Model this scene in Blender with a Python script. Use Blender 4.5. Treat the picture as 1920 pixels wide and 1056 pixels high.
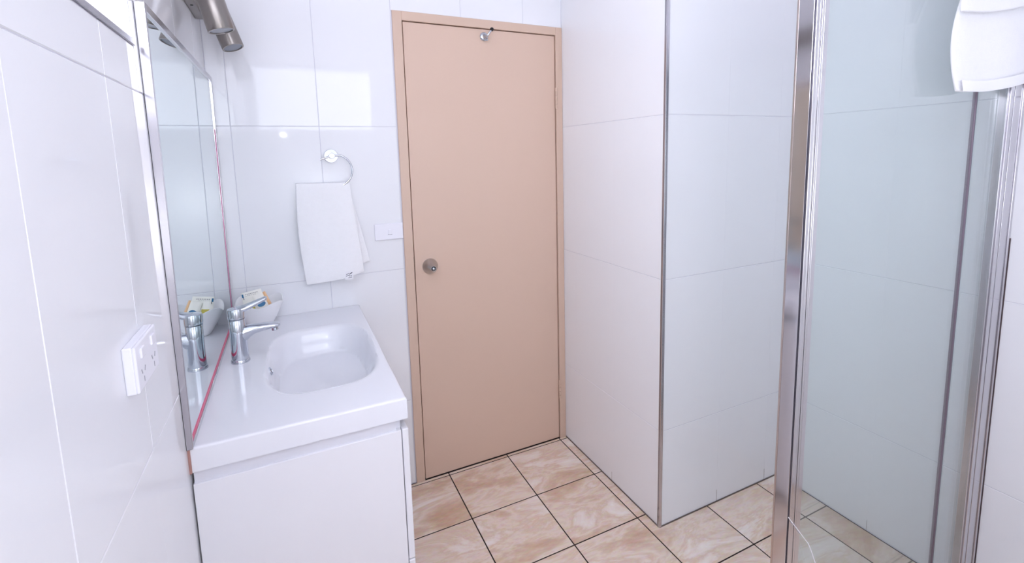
import bpy, bmesh, math, random
from mathutils import Vector, Matrix
random.seed(7)
C = bpy.context.scene.collection
S = bpy.context.scene
for o in list(bpy.data.objects): bpy.data.objects.remove(o)

# ------------------------------------------------------------------ camera
F, CY = 889.22, 406.92
yaw, pit, rol = -0.4377, -0.1264, -0.0248
fwd = Vector((-math.sin(yaw)*math.cos(pit), math.cos(yaw)*math.cos(pit), math.sin(pit)))
r0 = Vector((math.cos(yaw), math.sin(yaw), 0)); u0 = r0.cross(fwd)
rt = r0*math.cos(rol) + u0*math.sin(rol); up = -r0*math.sin(rol) + u0*math.cos(rol)
cam = bpy.data.cameras.new('camera'); co = bpy.data.objects.new('camera', cam); C.objects.link(co)
M = Matrix((rt, up, -fwd)).transposed().to_4x4(); M.translation = Vector((0.2373, -2.0208, 1.4771))
co.matrix_world = M
cam.sensor_width = 36; cam.lens = F/1920*36; cam.shift_y = (CY-528)/1920; cam.clip_start = 0.01
S.camera = co

# ------------------------------------------------------------------ world, exposure
w = bpy.data.worlds.new('world'); S.world = w; w.use_nodes = True
w.node_tree.nodes['Background'].inputs[0].default_value = (0.80, 0.88, 1.0, 1)
w.node_tree.nodes['Background'].inputs[1].default_value = 1.0
S.view_settings.view_transform = 'Standard'; S.view_settings.look = 'None'
S.view_settings.gamma = 1; S.view_settings.use_curve_mapping = False
S.view_settings.exposure = 0.0
S.cycles.max_bounces = 14; S.cycles.diffuse_bounces = 8; S.cycles.glossy_bounces = 6
S.cycles.transparent_max_bounces = 16
LAMP_W, WIN_LEFT, WIN_REAR, BOUNCE = 0.0, 4.3, 3.2, 5.2      # the room's own lights, and the photographer's flash bounced off the ceiling
LX, LY = .95, -.80

def area(name, loc, rot, sx, sy, power, col):
    l = bpy.data.lights.new(name, 'AREA'); l.shape = 'RECTANGLE'; l.size = sx; l.size_y = sy
    l.energy = power; l.color = col
    o = bpy.data.objects.new(name, l); C.objects.link(o); o.location = loc; o.rotation_euler = rot
    return o

area('bounce_flash', (.3, -1.9, 2.15), (math.radians(180), 0, 0), .16, .10, BOUNCE, (.95, .97, .99))

area('rear_fill_low', (.45, -2.02, 1.20), (math.radians(-90), 0, 0), .2, .2, BOUNCE*1.0, (.96, .98, 1.0))     # two added fill lights, out of view, aimed at the rear wall
area('rear_fill_right', (1.6, -1.95, 1.4), (math.radians(-90), 0, 0), .2, .2, BOUNCE*.55, (.96, .98, 1.0))  # second added fill, towards the right
fl_ = area('camera_flash', (.225, -2.05, 1.69), (0, 0, 0), .035, .02, 0.2, (.97, .98, 1.0))   # small flash on top of the camera
fl_.rotation_euler = Vector((-.40, -.90, -.02)).to_track_quat('Z', 'Y').to_euler()

# ------------------------------------------------------------------ materials
def lin(c): return tuple(((x/255)/12.92 if x/255 <= .04045 else ((x/255+.055)/1.055)**2.4) for x in c)
def mat(name, col, rough=.5, metal=0, noise=0, nscale=20, bump=0, bscale=200, spec=.5, coat=0, emis=None, estr=0):
    m = bpy.data.materials.new(name); m.use_nodes = True
    nt = m.node_tree; b = nt.nodes['Principled BSDF']
    c = (*lin(col), 1)
    b.inputs['Base Color'].default_value = c
    b.inputs['Roughness'].default_value = rough; b.inputs['Metallic'].default_value = metal
    b.inputs['Specular IOR Level'].default_value = spec; b.inputs['Coat Weight'].default_value = coat
    tc = nt.nodes.new('ShaderNodeTexCoord')
    if noise:
        n = nt.nodes.new('ShaderNodeTexNoise'); n.inputs['Scale'].default_value = nscale; n.inputs['Detail'].default_value = 4
        mx = nt.nodes.new('ShaderNodeMix'); mx.data_type = 'RGBA'
        mx.inputs[6].default_value = tuple(x*(1-noise) for x in c[:3])+(1,); mx.inputs[7].default_value = c
        nt.links.new(tc.outputs['Object'], n.inputs['Vector'])
        nt.links.new(n.outputs['Fac'], mx.inputs[0]); nt.links.new(mx.outputs[2], b.inputs['Base Color'])
    if bump:
        n2 = nt.nodes.new('ShaderNodeTexNoise'); n2.inputs['Scale'].default_value = bscale; n2.inputs['Detail'].default_value = 3
        bp = nt.nodes.new('ShaderNodeBump'); bp.inputs['Strength'].default_value = bump; bp.inputs['Distance'].default_value = .002
        nt.links.new(tc.outputs['Object'], n2.inputs['Vector'])
        nt.links.new(n2.outputs['Fac'], bp.inputs['Height']); nt.links.new(bp.outputs[0], b.inputs['Normal'])
    if emis:
        b.inputs['Emission Color'].default_value = (*lin(emis), 1); b.inputs['Emission Strength'].default_value = estr
    return m

WHT = mat('glazed white tile', (239, 240, 244), .045, spec=.5, noise=.015, nscale=3, bump=.006, bscale=6)
GRT = mat('white grout', (214, 214, 224), .7)
FGR = mat('dark brown floor grout', (44, 30, 25), .9)
PNT = mat('white paint', (238, 238, 244), .45, bump=.05, bscale=60)
BRK = mat('white painted brick', (228, 226, 232), .5, noise=.05, bump=.25, bscale=40)
BEI = mat('beige gloss paint', (219, 191, 172), .38, noise=.025, nscale=2.5, bump=.02, bscale=25)
BEF = mat('beige frame paint', (216, 189, 170), .4, noise=.02, nscale=4)
DRK = mat('dark gap', (50, 34, 30), .8)
CHR = mat('chrome', (200, 204, 212), .07, 1)
ALU = mat('bright anodised aluminium', (206, 204, 210), .17, 1, noise=.05, nscale=8)
CHP = mat('polished aluminium', (212, 210, 214), .11, 1)
ALD = mat('aluminium groove shade', (92, 90, 102), .35, 1)  # darker copy of the aluminium; groove shade put into its colour
STL = mat('brushed nickel', (150, 144, 140), .3, 1, noise=.06, nscale=30)
KNB = mat('satin stainless steel', (184, 182, 182), .28, 1)
CER = mat('white ceramic', (234, 235, 241), .07)
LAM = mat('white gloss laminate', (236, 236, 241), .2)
LAS = mat('shaded white laminate', (222, 222, 230), .4)  # darker copy of the laminate; recess shade put into its colour
TWL = mat('white terry cloth', (251, 251, 254), .95, noise=.05, nscale=60, bump=.7, bscale=420, spec=.1)
TWH = mat('woven towel hem', (248, 248, 252), .8, bump=.3, bscale=900, spec=.2)
PLS = mat('white plastic', (242, 242, 250), .25)
PLG = mat('pale grey moulded slot', (160, 160, 170), .5)
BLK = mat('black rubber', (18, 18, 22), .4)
PNK = mat('pink mirror edge strip', (226, 92, 128), .35)
RST = mat('brown old silicone', (170, 128, 120), .6)
LNS = mat('grey lamp lens', (138, 143, 156), .18)
BSK = mat('matt white bowl', (240, 240, 243), .5)
SAC = mat('cream sachet foil', (238, 236, 228), .3)
SBL = mat('blue print', (30, 105, 150), .4)
SDK = mat('navy print', (30, 36, 60), .5)
SOL = mat('olive gold print', (190, 178, 60), .35)
SOR = mat('peach print', (240, 196, 150), .4)
LBL = mat('white towel label', (245, 245, 250), .6)
SLW = mat('white translucent strip', (240, 240, 244), .3)
PNE = mat('frosted bright pane', (240, 244, 255), .3, emis=(250, 250, 255), estr=WIN_LEFT)
PN2 = mat('frosted bright pane rear', (240, 244, 255), .3, emis=(244, 248, 255), estr=WIN_REAR)
DIF = mat('lit lamp diffuser', (255, 255, 255), .4, emis=(255, 250, 250), estr=LAMP_W)

def floor_mat():
    m = bpy.data.materials.new('beige marbled ceramic'); m.use_nodes = True
    nt = m.node_tree; N = nt.nodes; L = nt.links; b = N['Principled BSDF']
    b.inputs['Roughness'].default_value = .3
    tc = N.new('ShaderNodeTexCoord'); oi = N.new('ShaderNodeObjectInfo')
    mp = N.new('ShaderNodeMapping'); cb = N.new('ShaderNodeCombineXYZ')
    ml = N.new('ShaderNodeMath'); ml.operation = 'MULTIPLY'; ml.inputs[1].default_value = 37
    L.new(oi.outputs['Random'], ml.inputs[0])
    for i in range(3): L.new(ml.outputs[0], cb.inputs[i])
    L.new(tc.outputs['Object'], mp.inputs['Vector']); L.new(cb.outputs[0], mp.inputs['Location'])
    mp.inputs['Rotation'].default_value = (0, 0, .7); mp.inputs['Scale'].default_value = (1, 2.6, 1)
    n = N.new('ShaderNodeTexNoise'); n.inputs['Scale'].default_value = 2.6; n.inputs['Detail'].default_value = 9
    n.inputs['Roughness'].default_value = .62; n.inputs['Distortion'].default_value = .55
    L.new(mp.outputs[0], n.inputs['Vector'])
    cr = N.new('ShaderNodeValToRGB'); e = cr.color_ramp.elements
    e[0].position = .33; e[0].color = (*lin((206, 168, 138)), 1)
    e[1].position = .68; e[1].color = (*lin((246, 238, 230)), 1)
    for pos, c in ((.43, (220, 192, 168)), (.50, (236, 218, 203)), (.555, (224, 198, 175)), (.60, (238, 222, 210))):
        k = e.new(pos); k.color = (*lin(c), 1)
    L.new(n.outputs['Fac'], cr.inputs[0])
    n2 = N.new('ShaderNodeTexNoise'); n2.inputs['Scale'].default_value = 34; n2.inputs['Detail'].default_value = 8
    L.new(mp.outputs[0], n2.inputs['Vector'])
    mx = N.new('ShaderNodeMix'); mx.data_type = 'RGBA'; mx.blend_type = 'OVERLAY'; mx.inputs[0].default_value = .28
    L.new(cr.outputs[0], mx.inputs[6]); L.new(n2.outputs['Color'], mx.inputs[7])
    hs = N.new('ShaderNodeHueSaturation'); hs.inputs['Saturation'].default_value = .92
    L.new(mx.outputs[2], hs.inputs['Color']); L.new(hs.outputs[0], b.inputs['Base Color'])
    return m
FLR = floor_mat()

def mirror_mat():
    m = bpy.data.materials.new('mirror silvering'); m.use_nodes = True
    b = m.node_tree.nodes['Principled BSDF']
    b.inputs['Base Color'].default_value = (*lin((226, 236, 236)), 1)
    b.inputs['Metallic'].default_value = 1; b.inputs['Roughness'].default_value = .0
    return m
MIR = mirror_mat()

def glass_mat(name, tint, haze, hcol):
    m = bpy.data.materials.new(name); m.use_nodes = True
    nt = m.node_tree; N = nt.nodes; L = nt.links; N.remove(N['Principled BSDF'])
    out = N['Material Output']
    tr = N.new('ShaderNodeBsdfTransparent'); tr.inputs[0].default_value = (*tint, 1)
    df = N.new('ShaderNodeBsdfDiffuse'); df.inputs[0].default_value = (*lin(hcol), 1)
    gl = N.new('ShaderNodeBsdfGlossy'); gl.inputs['Roughness'].default_value = 0.0
    lw = N.new('ShaderNodeLayerWeight'); lw.inputs[0].default_value = .5
    pw = N.new('ShaderNodeMath'); pw.operation = 'POWER'; pw.inputs[1].default_value = 5
    fr = N.new('ShaderNodeMath'); fr.operation = 'MULTIPLY_ADD'; fr.inputs[1].default_value = .96; fr.inputs[2].default_value = .04
    L.new(lw.outputs['Facing'], pw.inputs[0]); L.new(pw.outputs[0], fr.inputs[0])
    m1 = N.new('ShaderNodeMixShader'); m1.inputs[0].default_value = haze
    m2 = N.new('ShaderNodeMixShader')
    L.new(tr.outputs[0], m1.inputs[1]); L.new(df.outputs[0], m1.inputs[2])
    L.new(fr.outputs[0], m2.inputs[0]); L.new(m1.outputs[0], m2.inputs[1]); L.new(gl.outputs[0], m2.inputs[2])
    L.new(m2.outputs[0], out.inputs[0])
    return m
GLS = glass_mat('pale green shower glass', (.89, .932, .927), .085, (208, 214, 218))

# ------------------------------------------------------------------ helpers
def link(name, bm, m, parent=None, smooth=False, loc=None, rot=None):
    me = bpy.data.meshes.new(name)
    bmesh.ops.recalc_face_normals(bm, faces=bm.faces)
    bm.to_mesh(me); bm.free()
    if smooth:
        for p in me.polygons: p.use_smooth = True
        try: me.set_sharp_from_angle(angle=math.radians(38))
        except Exception: pass
    me.materials.append(m)
    o = bpy.data.objects.new(name, me); C.objects.link(o)
    if parent: o.parent = parent
    if loc: o.location = loc
    if rot: o.rotation_euler = rot
    return o
def empty(name, loc, label, cat, group=None, kind=None):
    o = bpy.data.objects.new(name, None); C.objects.link(o); o.location = loc; o.empty_display_size = .05
    tag(o, label, cat, group, kind); return o
def tag(o, label, cat, group=None, kind=None):
    o['label'] = label; o['category'] = cat
    if group: o['group'] = group
    if kind: o['kind'] = kind
    return o
def box(bm, x0, x1, y0, y1, z0, z1, bev=0, seg=2):
    r = bmesh.ops.create_cube(bm, size=1)
    for v in r['verts']:
        v.co = Vector(((x0+x1)/2+v.co.x*(x1-x0), (y0+y1)/2+v.co.y*(y1-y0), (z0+z1)/2+v.co.z*(z1-z0)))
    if bev:
        ed = list({e for v in r['verts'] for e in v.link_edges})
        bmesh.ops.bevel(bm, geom=ed, offset=bev, segments=seg, affect='EDGES', profile=.5)
    return bm
def bx(*a, **k): return box(bmesh.new(), *a, **k)
def frame_of(axis):
    a = Vector(axis).normalized(); t = Vector((0, 0, 1)) if abs(a.z) < .9 else Vector((1, 0, 0))
    u = t.cross(a).normalized(); return a, u, a.cross(u)
def lathe(bm, base, axis, prof, n=40, cap0=True, cap1=True):
    """prof: list of (radius, distance along the axis)"""
    a, u, v = frame_of(axis); base = Vector(base); rings = []
    for r, h in prof:
        rings.append([bm.verts.new(base+a*h+(u*math.cos(2*math.pi*i/n)+v*math.sin(2*math.pi*i/n))*r) for i in range(n)])
    for p, q in zip(rings, rings[1:]):
        for i in range(n): bm.faces.new((p[i], p[(i+1) % n], q[(i+1) % n], q[i]))
    if cap0: bm.faces.new(rings[0])
    if cap1: bm.faces.new(rings[-1])
    return bm
def tube(bm, pts, rad, n=14, flat=1.0, upv=(0, 0, 1)):
    pts = [Vector(p) for p in pts]; rings = []
    for k, p in enumerate(pts):
        d = (pts[min(k+1, len(pts)-1)]-pts[max(k-1, 0)]).normalized()
        s = Vector(upv).cross(d)
        if s.length < 1e-4: s = Vector((1, 0, 0)).cross(d)
        s.normalize(); t = d.cross(s)
        r = rad[k] if isinstance(rad, (list, tuple)) else rad
        ru, rv = r if isinstance(r, tuple) else (r, r*flat)
        rings.append([bm.verts.new(p+s*math.cos(2*math.pi*i/n)*ru+t*math.sin(2*math.pi*i/n)*rv) for i in range(n)])
    for p, q in zip(rings, rings[1:]):
        for i in range(n): bm.faces.new((p[i], p[(i+1) % n], q[(i+1) % n], q[i]))
    bm.faces.new(rings[0]); bm.faces.new(rings[-1])
    return bm

# ------------------------------------------------------------------ tiled walls
XC, YC, XR, YR, ZC = 1.4661, -.7037, 2.166, -2.30, 2.70
ROWS = [0.004, .4047, 1.0077, 1.6128, 2.2180, ZC]
_tile = {}
def tile_mesh(wd, ht, th=.006, ch=.0012, m=WHT, cu=None):
    cu = ch if cu is None else cu
    key = (round(wd, 4), round(ht, 4), m.name, cu)
    if key in _tile: return _tile[key]
    bm = bmesh.new()
    a, b = wd/2, ht/2
    L0 = [bm.verts.new(p) for p in ((-a, -b, -th), (a, -b, -th), (a, b, -th), (-a, b, -th))]
    L1 = [bm.verts.new(p) for p in ((-a, -b, -ch), (a, -b, -ch), (a, b, -ch), (-a, b, -ch))]
    a -= cu; b -= ch
    L2 = [bm.verts.new(p) for p in ((-a, -b, 0), (a, -b, 0), (a, b, 0), (-a, b, 0))]
    for p, q in ((L0, L1), (L1, L2)):
        for i in range(4): bm.faces.new((p[i], p[(i+1) % 4], q[(i+1) % 4], q[i]))
    bm.faces.new(L2)
    bmesh.ops.recalc_face_normals(bm, faces=bm.faces)
    me = bpy.data.meshes.new('tile'); bm.to_mesh(me); bm.free(); me.materials.append(m)
    _tile[key] = me; return me
def put_tile(parent, o, U, V, Nn, u0, u1, v0, v1, gap=.0016, m=WHT, wob=.0012, name='tile', lift=0, ugap=None):
    wd, ht = u1-u0-(gap if ugap is None else ugap), v1-v0-gap
    if wd < .004 or ht < .004: return
    ob = bpy.data.objects.new(name, tile_mesh(wd, ht, m=m, cu=None if ugap is None else min(.0012, ugap*.5))); C.objects.link(ob); ob.parent = parent
    R = Matrix((U, V, Nn)).transposed()
    R = R @ Matrix.Rotation(random.uniform(-wob, wob), 3, 'X') @ Matrix.Rotation(random.uniform(-wob, wob), 3, 'Y')
    T = R.to_4x4(); T.translation = o+U*((u0+u1)/2)+V*((v0+v1)/2)+Nn*lift
    ob.matrix_world = T
    return ob
def breaks(a, b, first, step=.3):
    k = first
    while k > a: k -= step
    out = [a]; k += step
    while k < b-1e-4:
        if k > a+1e-3: out.append(k)
        k += step
    return out+[b]
Z = Vector((0, 0, 1))
def wall(name, label, slab, o, U, Nn, ub, vb=ROWS, clip=None, **kw):
    bm = bmesh.new()
    for s in slab: box(bm, *s)
    wo = link(name, bm, GRT); tag(wo, label, 'wall', kind='structure')
    for u0, u1 in zip(ub, ub[1:]):
        for v0, v1 in zip(vb, vb[1:]):
            cells = [(u0, u1, v0, v1)] if not clip else clip(u0, u1, v0, v1)
            for c in cells: put_tile(wo, Vector(o), Vector(U), Z, Vector(Nn), *c, **kw)
    return wo
T0 = .12; G = .0012   # slab thickness; depth of the grout below the tile face
XF0, HF = .6662, 2.0778
def clip_door(u0, u1, v0, v1):
    if u1 <= XF0+.01: return [(u0, min(u1, XF0), v0, v1)]
    if v1 <= HF: return [(u0, XF0, v0, v1)] if XF0-u0 > .01 else []
    out = [(max(u0, XF0-.006), u1, max(v0, HF), v1)]
    return out
wall('wall_back', 'white tiled back wall around the beige door', 
     [(-.12, XF0, G, T0, 0, ZC), (XF0, XC+.02, G, T0, HF, ZC)],
     (0, 0, 0), (1, 0, 0), (0, -1, 0), breaks(0, XC, .0614), clip=clip_door)
SY, SZ, SZ1 = -.915, 1.695, 2.30          # window in the left wall
def clip_left(u0, u1, v0, v1):             # u runs along +y
    if v1 <= SZ: return [(u0, u1, v0, v1)]
    if v0 >= SZ1: return [(u0, u1, v0, v1)]
    out = []
    if u1 > SY+.01: out.append((max(u0, SY), u1, v0, v1))
    if u0 < SY-.01:
        e = min(u1, SY)
        if v0 < SZ: out.append((u0, e, v0, SZ))
        if v1 > SZ1: out.append((u0, e, SZ1, v1))
    return out
wall('wall_left', 'white tiled left wall beside mirror and vanity, with high window',
     [(-T0, -G, YR, .12, 0, SZ), (-T0, -G, SY, .12, SZ, ZC), (-T0, -G, YR, SY, SZ1, ZC)],
     (0, 0, 0), (0, 1, 0), (1, 0, 0), breaks(YR, 0, -.4976), clip=clip_left, ugap=.0011)
wall('wall_column_side', 'white tiled side of the column right of the beige door',
     [(XC+G, XC+.2, YC+G, .12, 0, ZC)], (XC, 0, 0), (0, 1, 0), (-1, 0, 0), [YC+.003, -.397, -.097, 0], ugap=.00012, wob=.00015)
wall('wall_column_front', 'white tiled front of the column behind the shower post',
     [(XC+.2, XR+.12, YC+G, .12, 0, ZC)], (0, YC, 0), (1, 0, 0), (0, -1, 0), [XC+.003, 1.48, 1.78, 2.0763, XR], ugap=.00012, wob=.00015)
wall('wall_right', 'white tiled right wall behind the shower glass',
     [(XR+G, XR+T0, YR, YC, 0, ZC)], (XR, 0, 0), (0, 1, 0), (-1, 0, 0), breaks(YR, YC, -1.0772), ugap=.00012, wob=.00015)
RW0, RW1, RZ0, RZ1 = .03, .97, 1.725, 2.245   # window in the rear wall
def clip_rear(u0, u1, v0, v1):
    a, b = -u1, -u0                       # u runs along -x
    if v1 <= RZ0: return [(u0, u1, v0, v1)]
    out = []
    if v0 < RZ0: out.append((u0, u1, v0, RZ0))
    lo = max(v0, RZ0)
    if a < RW0: out.append((-min(b, RW0), -a, lo, v1))
    if b > RW1: out.append((-b, -max(a, RW1), lo, v1))
    return out
rw = wall('wall_rear', 'white tiled rear wall with painted brick above the window',
     [(-.12, XR+.12, YR-T0, YR-G, 0, RZ0), (-.12, RW0, YR-T0, YR-G, RZ0, ZC), (RW1, XR+.12, YR-T0, YR-G, RZ0, ZC),
      (RW0, RW1, YR-T0, YR-G, RZ1, ZC)],
     (0, YR, 0), (-1, 0, 0), (0, 1, 0), [-x for x in reversed(breaks(0, XR, .1))], [0.004, .4047, 1.0077, 1.6128, 2.25], clip=clip_rear)
k = 0
for z in (2.256, 2.349, 2.442, 2.535, 2.628):
    x = -.12 if k % 2 else 0
    while x < XR-.01:
        a, b = max(0, x), min(XR, x+.24)
        if b-a > .02: put_tile(rw, Vector((0, YR, 0)), Vector((-1, 0, 0)), Z, Vector((0, 1, 0)), -b, -a, z, min(z+.093, ZC), gap=.009, m=BRK, name='brick', lift=.003)
        x += .24
    k += 1
# floor
fl = link('floor', bx(-.12, XR+.12, YR-.12, .12, -.12, -.0012), FGR); tag(fl, 'beige marbled tile floor with dark brown grout', 'floor', kind='structure')
xs = breaks(0, XR, .8178, .3028); ys = breaks(YR, 0, -.0184-.3028, .3028)
ys = [y for y in ys if y < -.02]+[-.0184, 0]
for x0, x1 in zip(xs, xs[1:]):
    for y0, y1 in zip(ys, ys[1:]):
        if x0 > XC-.005 and y0 > YC-.005: continue
        put_tile(fl, Vector((0, 0, 0)), Vector((1, 0, 0)), Vector((0, 1, 0)), Z, x0, x1, y0, y1, gap=.0048, m=FLR, wob=.0006)
ce = link('ceiling', bx(-.12, XR+.12, YR-.12, .12, ZC, ZC+.1), PNT); tag(ce, 'white painted ceiling out of frame above the room', 'ceiling', kind='structure')

# column corner trim and dark base joints
tr = link('trim_1', bx(XC-.0035, XC+.010, YC-.0035, YC+.010, 0.0, ZC, bev=.0025), ALU)
tag(tr, 'thin metal corner strip on the tiled column edge', 'trim', kind='structure')
for i in range(1):
    link('groove_shade_strip', bx(XC-.0040, XC-.0030, YC+.0028, YC+.0046, .0, ZC), ALD, tr)  # dark strip drawn as the shade of a groove
bm = bmesh.new(); box(bm, XC-.003, XC, YC, 0, 0, .0035); box(bm, XC, XR, YC-.003, YC, 0, .0035)
for y_ in (-.397,): box(bm, XC-.0004, XC, y_-.0006, y_+.0006, 0, .045)
for x_ in (1.78, 2.0763): box(bm, x_-.0006, x_+.0006, YC-.0004, YC, 0, .055)
box(bm, XR-.0004, XR, -1.0778, -1.0766, 0, .045)
o = link('trim_2', bm, mat('dirty floor joint', (110, 98, 92), .8)); tag(o, 'dark dirty sealant line along the foot of the tiled column', 'trim', kind='structure')
o = link('trim_3', bx(-.004, .0035, YR, SY, SZ, SZ+.011, bev=.001), mat('grey metal sill trim', (168, 166, 172), .25, 1))
tag(o, 'grey metal edge strip along the top of the left wall tiles', 'trim', kind='structure')

# ------------------------------------------------------------------ windows
def window(name, label, frame_boxes, pane, pm):
    bm = bmesh.new()
    for f in frame_boxes: box(bm, *f, bev=.002, seg=1)
    wo = link(name, bm, PLS); tag(wo, label, 'window', kind='structure')
    link('window_pane', bx(*pane), pm, wo); return wo
window('window_1', 'bright frosted window above the left wall tiles at top left',
       [(-.12, -.001, SY-.003, SY-.0005, SZ+.012, SZ1-.0005), (-.12, -.001, YR+.001, YR+.03, SZ+.012, SZ1-.0005),
        (-.12, -.001, YR+.03, SY-.003, SZ1-.03, SZ1-.0005), (-.12, -.004, YR+.03, SY-.003, SZ+.001, SZ+.010)],
       (-.115, -.105, YR+.03, SY-.003, SZ+.011, SZ1-.03), PNE)
window('window_2', 'bright frosted window high in the rear wall behind the camera',
       [(RW0, RW0+.03, YR-.12, YR-.002, RZ0, RZ1), (RW1-.03, RW1, YR-.12, YR-.002, RZ0, RZ1),
        (RW0+.03, RW1-.03, YR-.12, YR-.002, RZ0, RZ0+.02), (RW0+.03, RW1-.03, YR-.12, YR-.002, RZ1-.02, RZ1)],
       (RW0+.03, RW1-.03, YR-.10, YR-.09, RZ0+.02, RZ1-.02), PN2)

# ------------------------------------------------------------------ door
XL, XDR, HD = .7073, 1.4285, 2.04
dr = empty('door_1', ((XL+XDR)/2, 0, 0), 'flat beige painted door in a beige metal frame', 'door', kind='structure')
def lk(n, bm, m, p, **k):
    """link a mesh built in world coordinates under a parent that has only a location"""
    o = link(n, bm, m, p, **k); o.location = -p.matrix_local.translation if p.parent is None else (0, 0, 0)
    o.location = -Vector(p.location); return o
def lkc(n, bm, m, p, **k):   # child of a mesh whose own origin is already in world coordinates
    return link(n, bm, m, p, **k)
lk('door_leaf', bx(XL+.002, XDR-.002, .0005, .038, .004, HD-.002, bev=.0012, seg=1), BEI, dr)
bm = bmesh.new()
P0 = -.006
def fr_box(*a): box(bm, *a, bev=.0015, seg=1)
fr_box(XF0, XL-.0022, P0, .10, 0.0, HF); fr_box(XDR+.0022, XC-.001, P0, .10, 0.0, HF)
fr_box(XL-.0022, XDR+.0022, P0, .10, HD+.0015, HF)
lk('door_frame', bm, BEF, dr)
bm = bmesh.new(); box(bm, XL-.004, XDR+.004, .045, .11, 0, HD+.004)
lk('gap_shade_panel', bm, DRK, dr)  # dark panel behind the leaf; shade of the door gaps put into colour
for z0, z1 in ((1.70, 1.80), (.222, .322)):
    bm = bmesh.new(); h = (z1-z0)/5
    for j in range(5): lathe(bm, (XDR+.002, -.006, z0+j*h+.0006), (0, 0, 1), [(.0055, 0), (.0062, .001), (.0062, h-.002), (.0055, h-.0012)], 14)
    lk('hinge', bm, BEF, dr, smooth=True)
# knob: flared rose running into a cone-shaped knob
kb = lk('door_knob', lathe(bmesh.new(), (.7756, 0, 1.0056), (0, -1, 0),
    [(.034, 0), (.0345, .004), (.0335, .009), (.030, .019), (.0255, .030), (.0205, .041), (.0160, .051), (.0130, .058), (.0122, .0605), (.0112, .0615), (.0095, .0612)], 48), KNB, dr, smooth=True)
for n_, pr, m_ in (('knob_ring', [(.0098, .0600), (.0098, .0618), (.0055, .0618)], BLK), ('knob_button', [(.0056, .061), (.0056, .0638), (.004, .0645)], CHR)):
    o = link(n_, lathe(bmesh.new(), (.7756, 0, 1.0056), (0, -1, 0), pr, 32), m_, kb, smooth=True)
lk('latch_plate', bx(XL-.0035, XL-.0022, -.0068, .0, .955, 1.055), mat('worn latch steel', (150, 128, 116), .4, .6), dr)
# hook near the top of the door leaf
hk = empty('door_hook', (1.0672, 0, 2.006), 'small chrome hook with black ball tip at top of beige door', 'hook')
lk('rose', lathe(bmesh.new(), (1.0672, 0, 2.006), (0, -1, 0), [(.019, 0), (.019, .004), (.0165, .007), (.009, .009), (.0065, .016)], 36), CHR, hk, smooth=True)
lk('hook_arm', tube(bmesh.new(), [(1.0672, -.012, 2.006), (1.067, -.030, 2.000), (1.070, -.040, 2.004), (1.079, -.044, 2.018), (1.086, -.044, 2.026)], [.006, .0055, .005, .0042, .004]), CHR, hk, smooth=True)
lk('lower_prong', tube(bmesh.new(), [(1.0672, -.018, 2.003), (1.068, -.030, 1.988), (1.066, -.040, 1.984)], [.0055, .0045, .004]), CHR, hk, smooth=True)
bm = bmesh.new(); bmesh.ops.create_uvsphere(bm, u_segments=24, v_segments=16, radius=.0085, matrix=Matrix.Translation((1.088, -.044, 2.029)))
lk('ball_tip', bm, BLK, hk, smooth=True)

# ------------------------------------------------------------------ vanity and basin
BX, BY, BT, BB = .467, -.8747, .8785, .8225
va = empty('vanity_cabinet', (.23, -.44, 0), 'white gloss vanity cabinet under the white basin', 'cabinet')
lk('side_panel', bx(.003, .4485, BY+.0005, BY+.017, .02, .7945, bev=.0012, seg=2), LAM, va)
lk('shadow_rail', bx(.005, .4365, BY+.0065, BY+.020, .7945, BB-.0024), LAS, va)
lk('notch_filler', bx(.4370, .4495, BY+.016, BY+.030, .70, BB-.0008), LAS, va)  # pale block added so the notch reads light grey
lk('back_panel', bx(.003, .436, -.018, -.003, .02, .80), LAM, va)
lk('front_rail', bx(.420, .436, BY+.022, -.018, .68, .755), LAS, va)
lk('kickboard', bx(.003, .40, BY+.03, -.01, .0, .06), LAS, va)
for z0, z1 in ((.065, .425), (.429, .7955)):
    lk('drawer_front', bx(.4505, .467, BY+.001, -.004, z0, z1, bev=.003, seg=3), LAM, va)

ba = empty('basin', (.23, -.44, BB), 'white ceramic vanity basin with a wide rounded bowl', 'basin')
bm = bmesh.new()
def ticks(a, b, n, fine, nf=5, both=True):
    t = []
    for i in range(nf): t.append(a+fine*(1-math.cos(math.pi/2*i/nf)) if both else a)
    t += [a+fine+(b-a-2*fine)*i/n for i in range(n+1)]
    for i in range(nf): t.append(b-fine*(1-math.cos(math.pi/2*(nf-1-i)/nf)))
    return sorted(set(round(v, 6) for v in t))
gx = ticks(.0015, BX, 90, .006); gy = ticks(BY, -.0015, 150, .006)
cxb, cyb = .288, -.462
def topz(x, y):
    z = BT
    # rounded outer edges
    for d in (BX-x, y-BY):
        if d < .006: z -= .006-math.sqrt(max(0, .006**2-(.006-d)**2))
    # bowl: superellipse, steep at the far and side walls, a softer ramp at the near end
    dx, dy = (x-cxb), (y-cyb)
    ax = .155 if dx < 0 else .162
    ay = .272 if dy < 0 else .258
    r = (abs(dx/ax)**3.3+abs(dy/ay)**3.3)**(1/3.3)
    if r < 1:
        wdt = .20 if dy > 0 else .20+.42*min(1, (-dy/ay))**2
        s = min(1, (1-r)/wdt); s = s*s*(3-2*s)
        z -= .088*s+.014*(1-r)
    return z
V = [[bm.verts.new((x, y, topz(x, y))) for y in gy] for x in gx]
for i in range(len(gx)-1):
    for j in range(len(gy)-1): bm.faces.new((V[i][j], V[i+1][j], V[i+1][j+1], V[i][j+1]))
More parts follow.
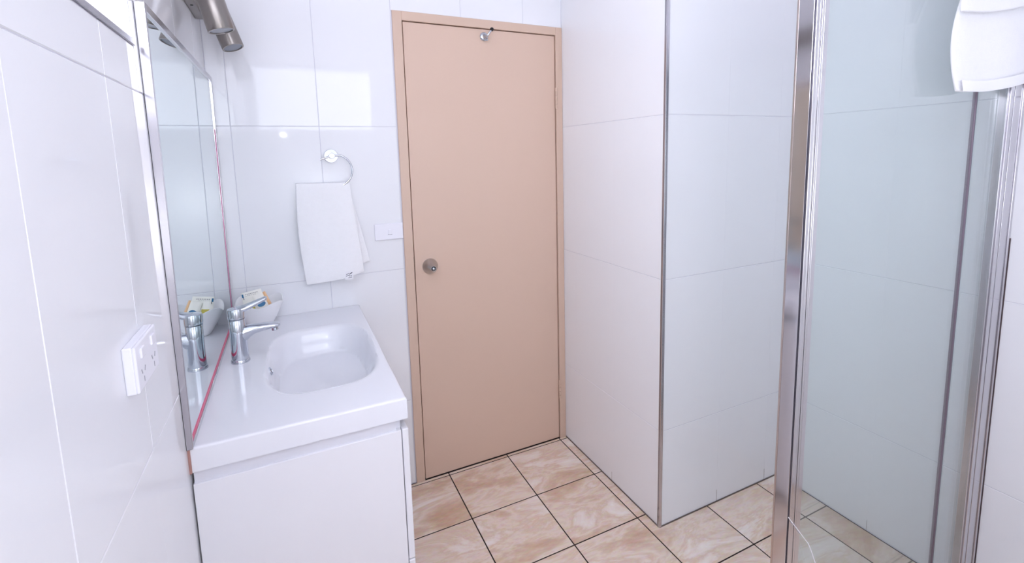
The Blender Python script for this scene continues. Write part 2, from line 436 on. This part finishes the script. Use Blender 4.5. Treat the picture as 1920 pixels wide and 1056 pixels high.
# apron
rim = [V[i][0] for i in range(len(gx))]+[V[-1][j] for j in range(1, len(gy))]+[V[i][-1] for i in range(len(gx)-2, -1, -1)]+[V[0][j] for j in range(len(gy)-2, 0, -1)]
low = [bm.verts.new((v.co.x, v.co.y, BB)) for v in rim]
for i in range(len(rim)):
    k = (i+1) % len(rim); bm.faces.new((rim[i], rim[k], low[k], low[i]))
bmesh.ops.bevel(bm, geom=[], offset=0)
lk('bowl_slab', bm, CER, ba, smooth=True)
# overflow ring in the bowl's left wall
oc = Vector((.1455, -.472, .853)); ax_ = Vector((1, .0, .42)).normalized()
lk('overflow_ring', lathe(bmesh.new(), oc, ax_, [(.0125, -.004), (.0125, .0022), (.0105, .003), (.0095, .0015), (.0095, -.004)], 32), CHR, ba, smooth=True)
lk('overflow_hole', lathe(bmesh.new(), oc, ax_, [(.0096, -.003), (.0096, .0008)], 28), mat('dark overflow', (60, 62, 70), .6), ba)
si = link('trim_4', bx(.0, .0045, BY-.0035, BY+.004, BB, BT-.001), RST); tag(si, 'thin brown aged sealant line between basin and left wall', 'sealant', kind='structure')

# ------------------------------------------------------------------ mixer tap
fx, fy = .0645, -.4135
ft = empty('mixer_tap', (fx, fy, BT), 'chrome basin mixer tap with flat lever handle', 'tap')
lk('base_flange', lathe(bmesh.new(), (fx, fy, BT), (0, 0, 1), [(.0262, 0), (.0262, .004), (.0248, .009), (.0235, .0095)], 48), CHR, ft, smooth=True)
lk('body', lathe(bmesh.new(), (fx, fy, BT+.0085), (0, 0, 1), [(.0238, 0), (.0228, .03), (.0222, .08), (.0222, .122), (.021, .124)], 48), CHR, ft, smooth=True)
lk('collar_ring', lathe(bmesh.new(), (fx, fy, BT+.1315), (0, 0, 1), [(.0205, 0), (.0228, .001), (.0228, .0028), (.0205, .0036)], 48), CHR, ft, smooth=True)
sp = lk('spout', tube(bmesh.new(), [(fx+.006, fy, .962), (fx+.026, fy, .970), (fx+.042, fy-.001, .9745), (fx+.07, fy-.002, .977), (fx+.095, fy-.003, .978), (fx+.110, fy-.004, .978), (fx+.116, fy-.004, .978)],
    [(.018, .028), (.0185, .0205), (.0185, .0155), (.018, .0122), (.017, .0098), (.0155, .0078), (.010, .004)], 28), CHR, ft, smooth=True)
link('aerator', lathe(bmesh.new(), (fx+.099, fy-.003, .974), (0.12, 0, -1), [(.0095, 0), (.0095, .012), (.008, .013)], 24), CHR, sp, smooth=True)
hd = lk('lever_handle', lathe(bmesh.new(), (fx, fy, BT+.1352), (0, 0, 1), [(.0215, 0), (.0238, .0015), (.0242, .026), (.0225, .031), (.012, .0335), (.002, .034)], 48), CHR, ft, smooth=True)
link('lever', tube(bmesh.new(), [(fx+.002, fy, BT+.161), (fx+.022, fy+.002, BT+.163), (fx+.042, fy+.003, BT+.170), (fx+.064, fy+.004, BT+.1785), (fx+.082, fy+.004, BT+.1855), (fx+.085, fy+.004, BT+.1865)],
    [(.0215, .009), (.017, .0105), (.0140, .0092), (.0130, .0078), (.0118, .0062), (.006, .003)], 24), CHR, hd, smooth=True)

# ------------------------------------------------------------------ mirror (leans slightly off the wall)
MY0, MY1, MZ0, MZ1 = -.884, -.006, .8795, 1.783
mi = empty('wall_mirror', (0, MY0, MZ0), 'large framed mirror standing on the basin against the left wall', 'mirror')
def sh(bm):  # lean: the thin frame stands .2 mm off the wall at the foot and 6 mm off at the top
    for v in bm.verts: v.co.x = .0008+v.co.x*(1+.55*(v.co.z-MZ0)/(MZ1-MZ0))
    return bm
TH = .0115; W = .007
bm = bmesh.new()
box(bm, 0, TH, MY0, MY0+W, MZ0, MZ1, bev=.0008, seg=1); lk('frame_side', sh(bm), ALU, mi)
bm = bmesh.new(); box(bm, 0, TH, MY1-W, MY1, MZ0, MZ1, bev=.0008, seg=1); lk('frame_side', sh(bm), ALU, mi)
bm = bmesh.new(); box(bm, 0, TH, MY0+W, MY1-W, MZ1-.016, MZ1, bev=.0008, seg=1); lk('frame_top', sh(bm), ALU, mi)
bm = bmesh.new(); box(bm, 0, TH, MY0+W, MY1-W, MZ0, MZ0+.012, bev=.0008, seg=1); lk('frame_bottom', sh(bm), ALU, mi)
bm = bmesh.new(); box(bm, .001, TH-.003, MY0+W-.001, MY1-W+.001, MZ0+.010, MZ1-.014); lk('mirror_glass', sh(bm), MIR, mi)
bm = bmesh.new(); box(bm, TH-.003, TH-.0018, MY0+W, MY1-W, MZ0+.012, MZ0+.0205)
lk('edge_strip', sh(bm), PNK, mi)  # pink strip along the lower inner edge of the frame
bm = bmesh.new(); box(bm, TH-.003, TH-.0018, MY1-W-.0028, MY1-W, MZ0+.02, MZ0+.72)
o = lk('edge_strip', sh(bm), mat('mauve mirror edge strip', (206, 128, 164), .4), mi)  # muted mauve strip up the far inner edge
# black sheet drawn as the shadow line along the back edge
bm = bmesh.new(); box(bm, -.0006, .0003, MY0+.001, MY1, MZ0, MZ1); lk('back_edge_shade', sh(bm), BLK, mi)

# ------------------------------------------------------------------ spotlight bar above the mirror
sl = empty('spotlight_bar', (0, -.42, 1.98), 'brushed nickel spotlight bar with swivelling tube lamps above mirror', 'wall lamp')
lk('wall_bar', bx(0.0005, .027, -.78, -.10, 1.954, 2.03, bev=.002), STL, sl)
for (ex, ey, ez), a in (((.10, -.43, 1.845), (-.23, .0, 1)), ((.102, -.105, 1.868), (-.32, .16, 1))):
    A = Vector(a).normalized(); E = Vector((ex, ey, ez))
    t = lk('lamp_tube', lathe(bmesh.new(), E, A, [(.0290, .004), (.0292, 0), (.0334, 0), (.0340, .0008), (.0340, .168), (.031, .172)], 56, cap0=False), STL, sl, smooth=True)
    link('lamp_lens', lathe(bmesh.new(), E+A*.0022, A, [(.0291, 0), (.0291, .003)], 48), LNS, t)
    pv = E+A*.135
    link('swivel_arm', tube(bmesh.new(), [pv+Vector((-.028, 0, 0)), Vector((.020, pv.y, pv.z+.004))], .007), CHR, t, smooth=True)
lk('fixing_screw', lathe(bmesh.new(), (.014, -.26, 1.954), (0, 0, -1), [(.004, 0), (.004, .0015)], 16), BLK, sl)

# ------------------------------------------------------------------ power outlet and switch
def rounded_plate(name, x0, x1, y0, y1, z0, z1, m, parent=None, bev=.003): 
    return bx(x0, x1, y0, y1, z0, z1, bev=bev, seg=3)
po = empty('power_outlet', (0, -1.128, 1.179), 'white raised double power outlet on the left wall tiles', 'power outlet')
lk('mounting_box', bx(0, .0125, -1.187, -1.070, 1.143, 1.215, bev=.002), PLS, po)
lk('face_plate', bx(.0120, .0165, -1.1865, -1.0705, 1.1435, 1.2145, bev=.002, seg=3), PLS, po)
for y in (-1.158, -1.099):
    lk('rocker_switch', bx(.0162, .0195, y-.009, y+.009, 1.190, 1.206, bev=.0012), PLS, po)
    for dy, dz, an in ((-.008, .004, .5), (.008, .004, -.5), (0, -.010, 0)):
        bm = bx(-.0004, .0004, -.0011, .0011, -.004, .004)
        o = link('socket_slot', bm, PLG, po, rot=(an, 0, 0)); o.location = Vector((.0166, y+dy, 1.166+dz))-po.location
sw = empty('light_switch', (.606, 0, 1.177), 'white wall plate with small rocker left of the door frame', 'switch')
lk('face_plate', bx(.5462, .6645, -.008, -.0003, 1.1415, 1.2110, bev=.003, seg=3), PLS, sw)
lk('rocker_switch', bx(.602, .616, -.0115, -.0075, 1.163, 1.185, bev=.002), PLS, sw)
lk('rocker_gap', bx(.6008, .6172, -.0084, -.0079, 1.1615, 1.1655), PLG, sw)

# ------------------------------------------------------------------ towel ring and hand towel
tg = empty('towel_ring', (.397, 0, 1.4975), 'chrome open towel ring above the white hand towel', 'towel ring')
lk('rose', lathe(bmesh.new(), (.397, 0, 1.4975), (0, -1, 0), [(.0268, 0), (.0268, .006), (.0255, .0085)], 48), CHR, tg, smooth=True)
lk('post', lathe(bmesh.new(), (.397, -.008, 1.4975), (0, -1, 0), [(.0115, 0), (.0115, .040), (.0105, .0425)], 36), CHR, tg, smooth=True)
pts = [(.354, -.046, 1.484), (.372, -.046, 1.490), (.392, -.046, 1.4955), (.412, -.046, 1.499), (.430, -.046, 1.4985)]
cr_, cz_, R_ = .4075, 1.4400, .0615
for i in range(13):
    a = math.radians(58-i*9.0); pts.append((cr_+R_*math.cos(a), -.046, cz_+R_*math.sin(a)+.0))
a0 = math.radians(58-108)
pts.append((.432, -.044, 1.3820)); pts.append((.415, -.042, 1.3760)); pts.append((.385, -.040, 1.3740))
lk('ring', tube(bmesh.new(), pts, .0036, 12, upv=(0, -1, 0)), CHR, tg, smooth=True)

def cloth(name, grid, m, parent, th=.004):
    bm = bmesh.new(); V = [[bm.verts.new(p) for p in row] for row in grid]
    for i in range(len(V)-1):
        for j in range(len(V[0])-1): bm.faces.new((V[i][j], V[i+1][j], V[i+1][j+1], V[i][j+1]))
    o = lk(name, bm, m, parent)
    for p in o.data.polygons: p.use_smooth = True
    s = o.modifiers.new('thickness', 'SOLIDIFY'); s.thickness = th; s.offset = 0
    b = o.modifiers.new('round', 'BEVEL'); b.width = th*.4; b.segments = 2; b.limit_method = 'ANGLE'
    return o
def sheet(tl, tr_, br, bl, nu, nv, bulge, wave, side=None, hem=None):
    g = []
    for j in range(nv+1):
        v = j/nv; row = []
        for i in range(nu+1):
            u = i/nu
            L = Vector(tl).lerp(Vector(bl), v); Rr = Vector(tr_).lerp(Vector(br), v)
            p = L.lerp(Rr, u)
            p.y -= bulge*math.sin(math.pi*u)*(.4+.6*v)+wave*math.sin(u*9+v*1.3)*v
            if side: p.x += side(u, v)
            if hem: p.z += hem(u, v)
            row.append(p)
        g.append(row)
    return g
ht = empty('hand_towel', (.36, -.03, 1.39), 'white hand towel hanging from the chrome towel ring', 'towel')
g = sheet((.262, -.044, 1.393), (.455, -.044, 1.389), (.490, -.040, 1.026), (.272, -.040, 1.002), 30, 36, .008, .004,
          side=lambda u, v: -.010*math.sin(math.pi*v)*(1-u)+.001*math.sin(math.pi*v)*u*u,
          hem=lambda u, v: v*(-.009*math.sin(math.pi*u)))
for i, row in enumerate(g):        # top fold turns back over to the wall side
    pass
fold = [[Vector((p.x, p.y+.022-.0, p.z-.03)) for p in g[0]], [Vector((p.x, p.y+.016, p.z-.006)) for p in g[0]], [Vector((p.x, p.y+.007, p.z+.002)) for p in g[0]]]
cloth('front_layer', fold+g, TWL, ht)
g2 = sheet((.300, -.020, 1.365), (.456, -.020, 1.365), (.5195, -.018, 1.062), (.300, -.018, 1.050), 22, 26, .003, .002,
           side=lambda u, v: 0, hem=lambda u, v: -.006*v*math.sin(math.pi*u))
cloth('back_layer', g2, TWL, ht, .003)
g3 = sheet((.2755, -.0475, 1.040), (.4865, -.0475, 1.062), (.4885, -.0445, 1.028), (.2735, -.0445, 1.006), 24, 3, .009, .0035, hem=lambda u, v: (-.009*math.sin(math.pi*u)))
lb = lk('care_label', bx(.4135, .4445, -.0540, -.0528, 1.004, 1.036), LBL, ht)
for k_, (a_, b_, c_, d_) in enumerate(((.418, 1.024, .430, 1.029), (.430, 1.024, .441, 1.030), (.417, 1.018, .431, 1.021), (.429, 1.0165, .440, 1.0185), (.425, 1.010, .440, 1.0125), (.434, 1.028, .442, 1.031))):
    bm = bmesh.new(); d = Vector((c_-a_, 0, d_-b_)); nrm = Vector((-d.z, 0, d.x)).normalized()*.0010
    vs = [Vector((a_, -.0543, b_)), Vector((c_, -.0543, d_))]
    q = [bm.verts.new(vs[0]-nrm), bm.verts.new(vs[1]-nrm), bm.verts.new(vs[1]+nrm), bm.verts.new(vs[0]+nrm)]; bm.faces.new(q)
    link('printed_mark', bm, SDK, lb)

# ------------------------------------------------------------------ amenity bowl and sachets
bc = Vector((.106, -.090, BT))
bo = empty('amenity_bowl', bc, 'small white wavy bowl of toiletries in the back corner of basin', 'bowl')
bm = bmesh.new(); n = 64; rings = []
def brad(phi, t):
    q = (abs(math.cos(phi))**3.2+abs(math.sin(phi))**3.2)**(-1/3.2)
    base = .030+.050*t**.75
    return q*base
def bring(t, inset, zoff=0):
    out = []
    for i in range(n):
        ph = 2*math.pi*i/n; r = brad(ph, t)-inset
        z = .093*t+.010*t*t*math.cos(4*(ph-math.pi/4))+.003*t*math.sin(3*ph+1)+zoff
        out.append(bm.verts.new((bc.x+r*math.cos(ph)*1.0, bc.y+r*math.sin(ph)*.92, BT+max(z, 0)+.0003)))
    return out
seq = [bring(t, 0) for t in (0, .06, .2, .4, .6, .8, .94, 1)]+[bring(1, .003, .001)]+[bring(t, .004, .002) for t in (.94, .8, .6, .4, .2, .08)]
for p, q in zip(seq, seq[1:]):
    for i in range(n): bm.faces.new((p[i], p[(i+1) % n], q[(i+1) % n], q[i]))
bm.faces.new(seq[0]); bm.faces.new(seq[-1])
lk('bowl_shell', bm, BSK, bo, smooth=True)

def sachet(name, c, wd, ht_, rot, m, label, prints, group='sachets in the white bowl'):
    bm = bmesh.new(); nu, nv = 8, 10
    def f(s):
        g = []
        for i in range(nu+1):
            r = []
            for j in range(nv+1):
                u, v = i/nu*2-1, j/nv*2-1
                r.append(bm.verts.new((u*wd/2, s*.0042*max(0, (1-u**4))**.6*max(0, (1-v**4))**.6, v*ht_/2)) if s == 1 or (0 < i < nu and 0 < j < nv) else None)
            g.append(r)
        return g
    A = f(1); B = f(-1)
    for i in range(nu+1):
        for j in range(nv+1):
            if B[i][j] is None: B[i][j] = A[i][j]
    for g in (A, B):
        for i in range(nu):
            for j in range(nv):
                try: bm.faces.new((g[i][j], g[i+1][j], g[i+1][j+1], g[i][j+1]))
                except ValueError: pass
    o = link(name, bm, m, smooth=True); o.location = c; o.rotation_euler = rot
    tag(o, label, 'sachet', group)
    for nm, mm, u0, u1, v0, v1, sd in prints:
        b2 = bmesh.new()
        for s in sd:
            K = 5; rows = []
            for a in range(K+1):
                for_ = []
                for b in range(K+1):
                    u = u0+(u1-u0)*a/K; v = v0+(v1-v0)*b/K
                    if nm == 'printed_oval':
                        # square to disc mapping
                        uu, vv = a/K*2-1, b/K*2-1
                        xx = uu*math.sqrt(1-vv*vv/2); yy = vv*math.sqrt(1-uu*uu/2)
                        u = (u0+u1)/2+xx*(u1-u0)/2; v = (v0+v1)/2+yy*(v1-v0)/2
                    for_.append(b2.verts.new((u*wd/2, s*(.0042*max(0, (1-u**4))**.6*max(0, (1-v**4))**.6+.0006), v*ht_/2)))
                rows.append(for_)
            for a in range(K):
                for b in range(K): b2.faces.new((rows[a][b], rows[a+1][b], rows[a+1][b+1], rows[a][b+1]))
        link(nm, b2, mm, o)
    return o
both = (-1, 1)
lines = [('printed_mark', SDK, -.62+i*.16, -.53+i*.16, .72-.0*i, .78, both) for i in range(8)]
lines += [('printed_mark', SDK, -.62+i*.18, -.52+i*.18, .58, .61, both) for i in range(6)]
sachet('toiletry_sachet', (.0885, -.098, .9815), .066, .070, (math.radians(-14), math.radians(-8), math.radians(4)), SAC,
       'cream sachet with blue corner, dark text and olive band in the bowl',
       [('printed_block', SBL, -.96, -.80, .50, .84, both), ('printed_mark', SDK, -.86, -.80, .28, .50, both), ('printed_block', SOL, -.7, .02, -.92, -.25, both),
        ('printed_mark', SDK, .16, .30, -.50, -.28, both)]+lines)
sachet('toiletry_sachet', (.113, -.108, .974), .036, .062, (math.radians(-16), math.radians(-18), math.radians(10)), SAC,
       'narrow white sachet with blue oval behind the tap lever',
       [('printed_oval', SBL, -.8, .7, -.55, .05, both)])
sachet('toiletry_tube', (.131, -.094, .982), .014, .052, (math.radians(-12), math.radians(-24), math.radians(-6)), SOR,
       'slim peach coloured tube at the right of the bowl contents', [], 'sachets in the white bowl')

# ------------------------------------------------------------------ shower screen
ss = empty('shower_screen', (1.67, -1.378, 0), 'chrome framed clear glass shower screen standing on the right', 'shower screen')
Y = -1.378; HT = 1.95
lk('post', bx(1.2295, 1.2705, Y+.004, Y+.040, 0, HT, bev=.0012, seg=2), CHP, ss)
lk('post_edge', bx(1.2288, 1.2296, Y+.0365, Y+.0405, 0, HT), mat('warm reflection lip', (206, 192, 186), .25, 1), ss)  # thin lip with a warm reflection put into its metal colour
for x0, x1, d in ((1.2318, 1.2420, .0), (1.2432, 1.2490, .0008), (1.2500, 1.2560, .0), (1.2572, 1.2720, .0006)):
    lk('post_rib', bx(x0, x1, Y-.0005+d, Y+.0045, 0, HT, bev=.0011, seg=3), CHP, ss)
lk('post_groove', bx(1.2298, 1.2316, Y+.0025, Y+.0042, 0, HT), ALD, ss)  # dark fill painting the shade of the corner seam
lk('glass_panel', bx(1.2700, 1.9440, Y+.010, Y+.015, .03, HT-.005), GLS, ss)
lk('glass_panel', bx(1.9440, 2.0760, Y+.0030, Y+.0080, .03, HT-.005), GLS, ss)
lk('edge_seal', bx(1.9400, 1.9480, Y+.008, Y+.017, .03, HT-.005, bev=.001), mat('grey mauve edge seal', (128, 112, 126), .35, .5), ss)
lk('edge_seal', bx(1.9486, 1.9530, Y+.009, Y+.016, .03, HT-.005), SLW, ss)
lk('wall_channel', bx(2.0700, 2.1655, Y-.0095, Y+.009, 0, HT), ALU, ss)
for x0, x1, d in ((2.0672, 2.0750, .004), (2.0770, 2.0965, .001), (2.0988, 2.1220, .0), (2.1240, 2.1500, .003), (2.1518, 2.1655, .0)):
    lk('channel_rib', bx(x0, x1, Y-.0145+d, Y-.009+d, 0, HT, bev=.0010, seg=2), ALU, ss)
lk('channel_groove', bx(2.0966, 2.0987, Y-.0130, Y-.0093, 0, HT), ALD, ss)  # dark fill painting the shade between two ribs
lk('header_rail', bx(1.2290, 2.1655, Y-.002, Y+.040, HT, HT+.035, bev=.003), ALU, ss)
lk('sill_rail', bx(1.2710, 2.0690, Y-.002, Y+.034, 0.0, .03, bev=.003), ALU, ss)
pts = []
for i in range(15):
    t = i/14
    pts.append((1.221+.135*t+.10*max(0, t-.5)**1.6, Y-.004, .636-.168*t-.45*max(0, t-.55)**1.5))
lk('curved_strip', tube(bmesh.new(), pts, .0011, 8, upv=(0, 1, 0)), SLW, ss, smooth=True)  # thin white tube curving down in front of the glass
dj = link('trim_5', bx(XR-.003, XR, Y-.0158, Y-.0142, 0, 1.2), mat('dark mildew sealant', (74, 56, 60), .8))
tag(dj, 'dark mildewed sealant line between shower channel and right wall', 'sealant', kind='structure')

# ------------------------------------------------------------------ bath towel over the screen header
bt = empty('bath_towel', (1.9, Y, HT), 'thick white bath towel draped over the shower screen top', 'towel')
def towel_layer(x0, x1, yoff, z_l, z_r, bulge, sidef, waves, name, th, over=True, m=TWL):
    g = []; nu = 40
    tops = []
    if over:
        for k in range(7):
            a = math.pi*(k/6)          # wraps over the header
            tops.append((Y+.019+math.cos(a)*(abs(yoff)+.008), HT+.036+math.sin(a)*.022+.004))
    for (yy, zz) in tops[:]:
        g.append([Vector((x0+(x1-x0)*i/nu+.012, yy, zz)) for i in range(nu+1)])
    if over: g.insert(0, [Vector((x0+(x1-x0)*i/nu+.012, Y+abs(yoff)+.02, HT-.06)) for i in range(nu+1)])
    nv = 26; zt = (HT+.03)
    for j in range(1, nv+1):
        v = j/nv; row = []
        for i in range(nu+1):
            u = i/nu
            zb = z_l+(z_r-z_l)*u-.006*math.sin(math.pi*u*1.5)
            z = zt+(zb-zt)*v
            x = x0+(x1-x0)*u+sidef(v)*(1-u)
            y = Y+.011-abs(yoff)-bulge*math.sin(math.pi*min(1, v*1.1))*.5-waves*math.sin(u*11+1)*v-.006*v
            row.append(Vector((x, y, z)))
        g.append(row)
    return cloth(name, g, m, bt, th)
towel_layer(1.740, 2.150, .030, 1.609, 1.645, .010, lambda v: -.042*math.sin(math.pi*min(1, max(0, (v-.35)/.65))), .004, 'long_layer', .008)
towel_layer(1.694, 2.148, .046, 1.789, 1.852, .006, lambda v: .0, .0025, 'short_layer', .008)
# hem band stitched along the foot of the long layer
g = []
for j in range(4):
    v = j/3
    g.append([Vector((1.736+(2.150-1.736)*i/40+.010*v, Y-.0365-.004*math.sin(i/40*11+1), (1.609+.036*i/40-.006*math.sin(math.pi*i/40*1.5))+.026-.027*v)) for i in range(41)])
cloth('hem_band', g, TWH, bt, .003)

# ------------------------------------------------------------------ ceiling lamp (out of frame)
cl = empty('ceiling_light', (LX, LY, ZC), 'round white ceiling light out of frame above the floor', 'ceiling light')
lk('base_plate', lathe(bmesh.new(), (LX, LY, ZC-.0002), (0, 0, -1), [(.26, 0), (.26, .02)], 48), PLS, cl)
lk('diffuser', lathe(bmesh.new(), (LX, LY, ZC-.02), (0, 0, -1), [(.25, 0), (.25, .02), (.22, .04), (.12, .052), (.01, .055)], 48), DIF, cl, smooth=True)
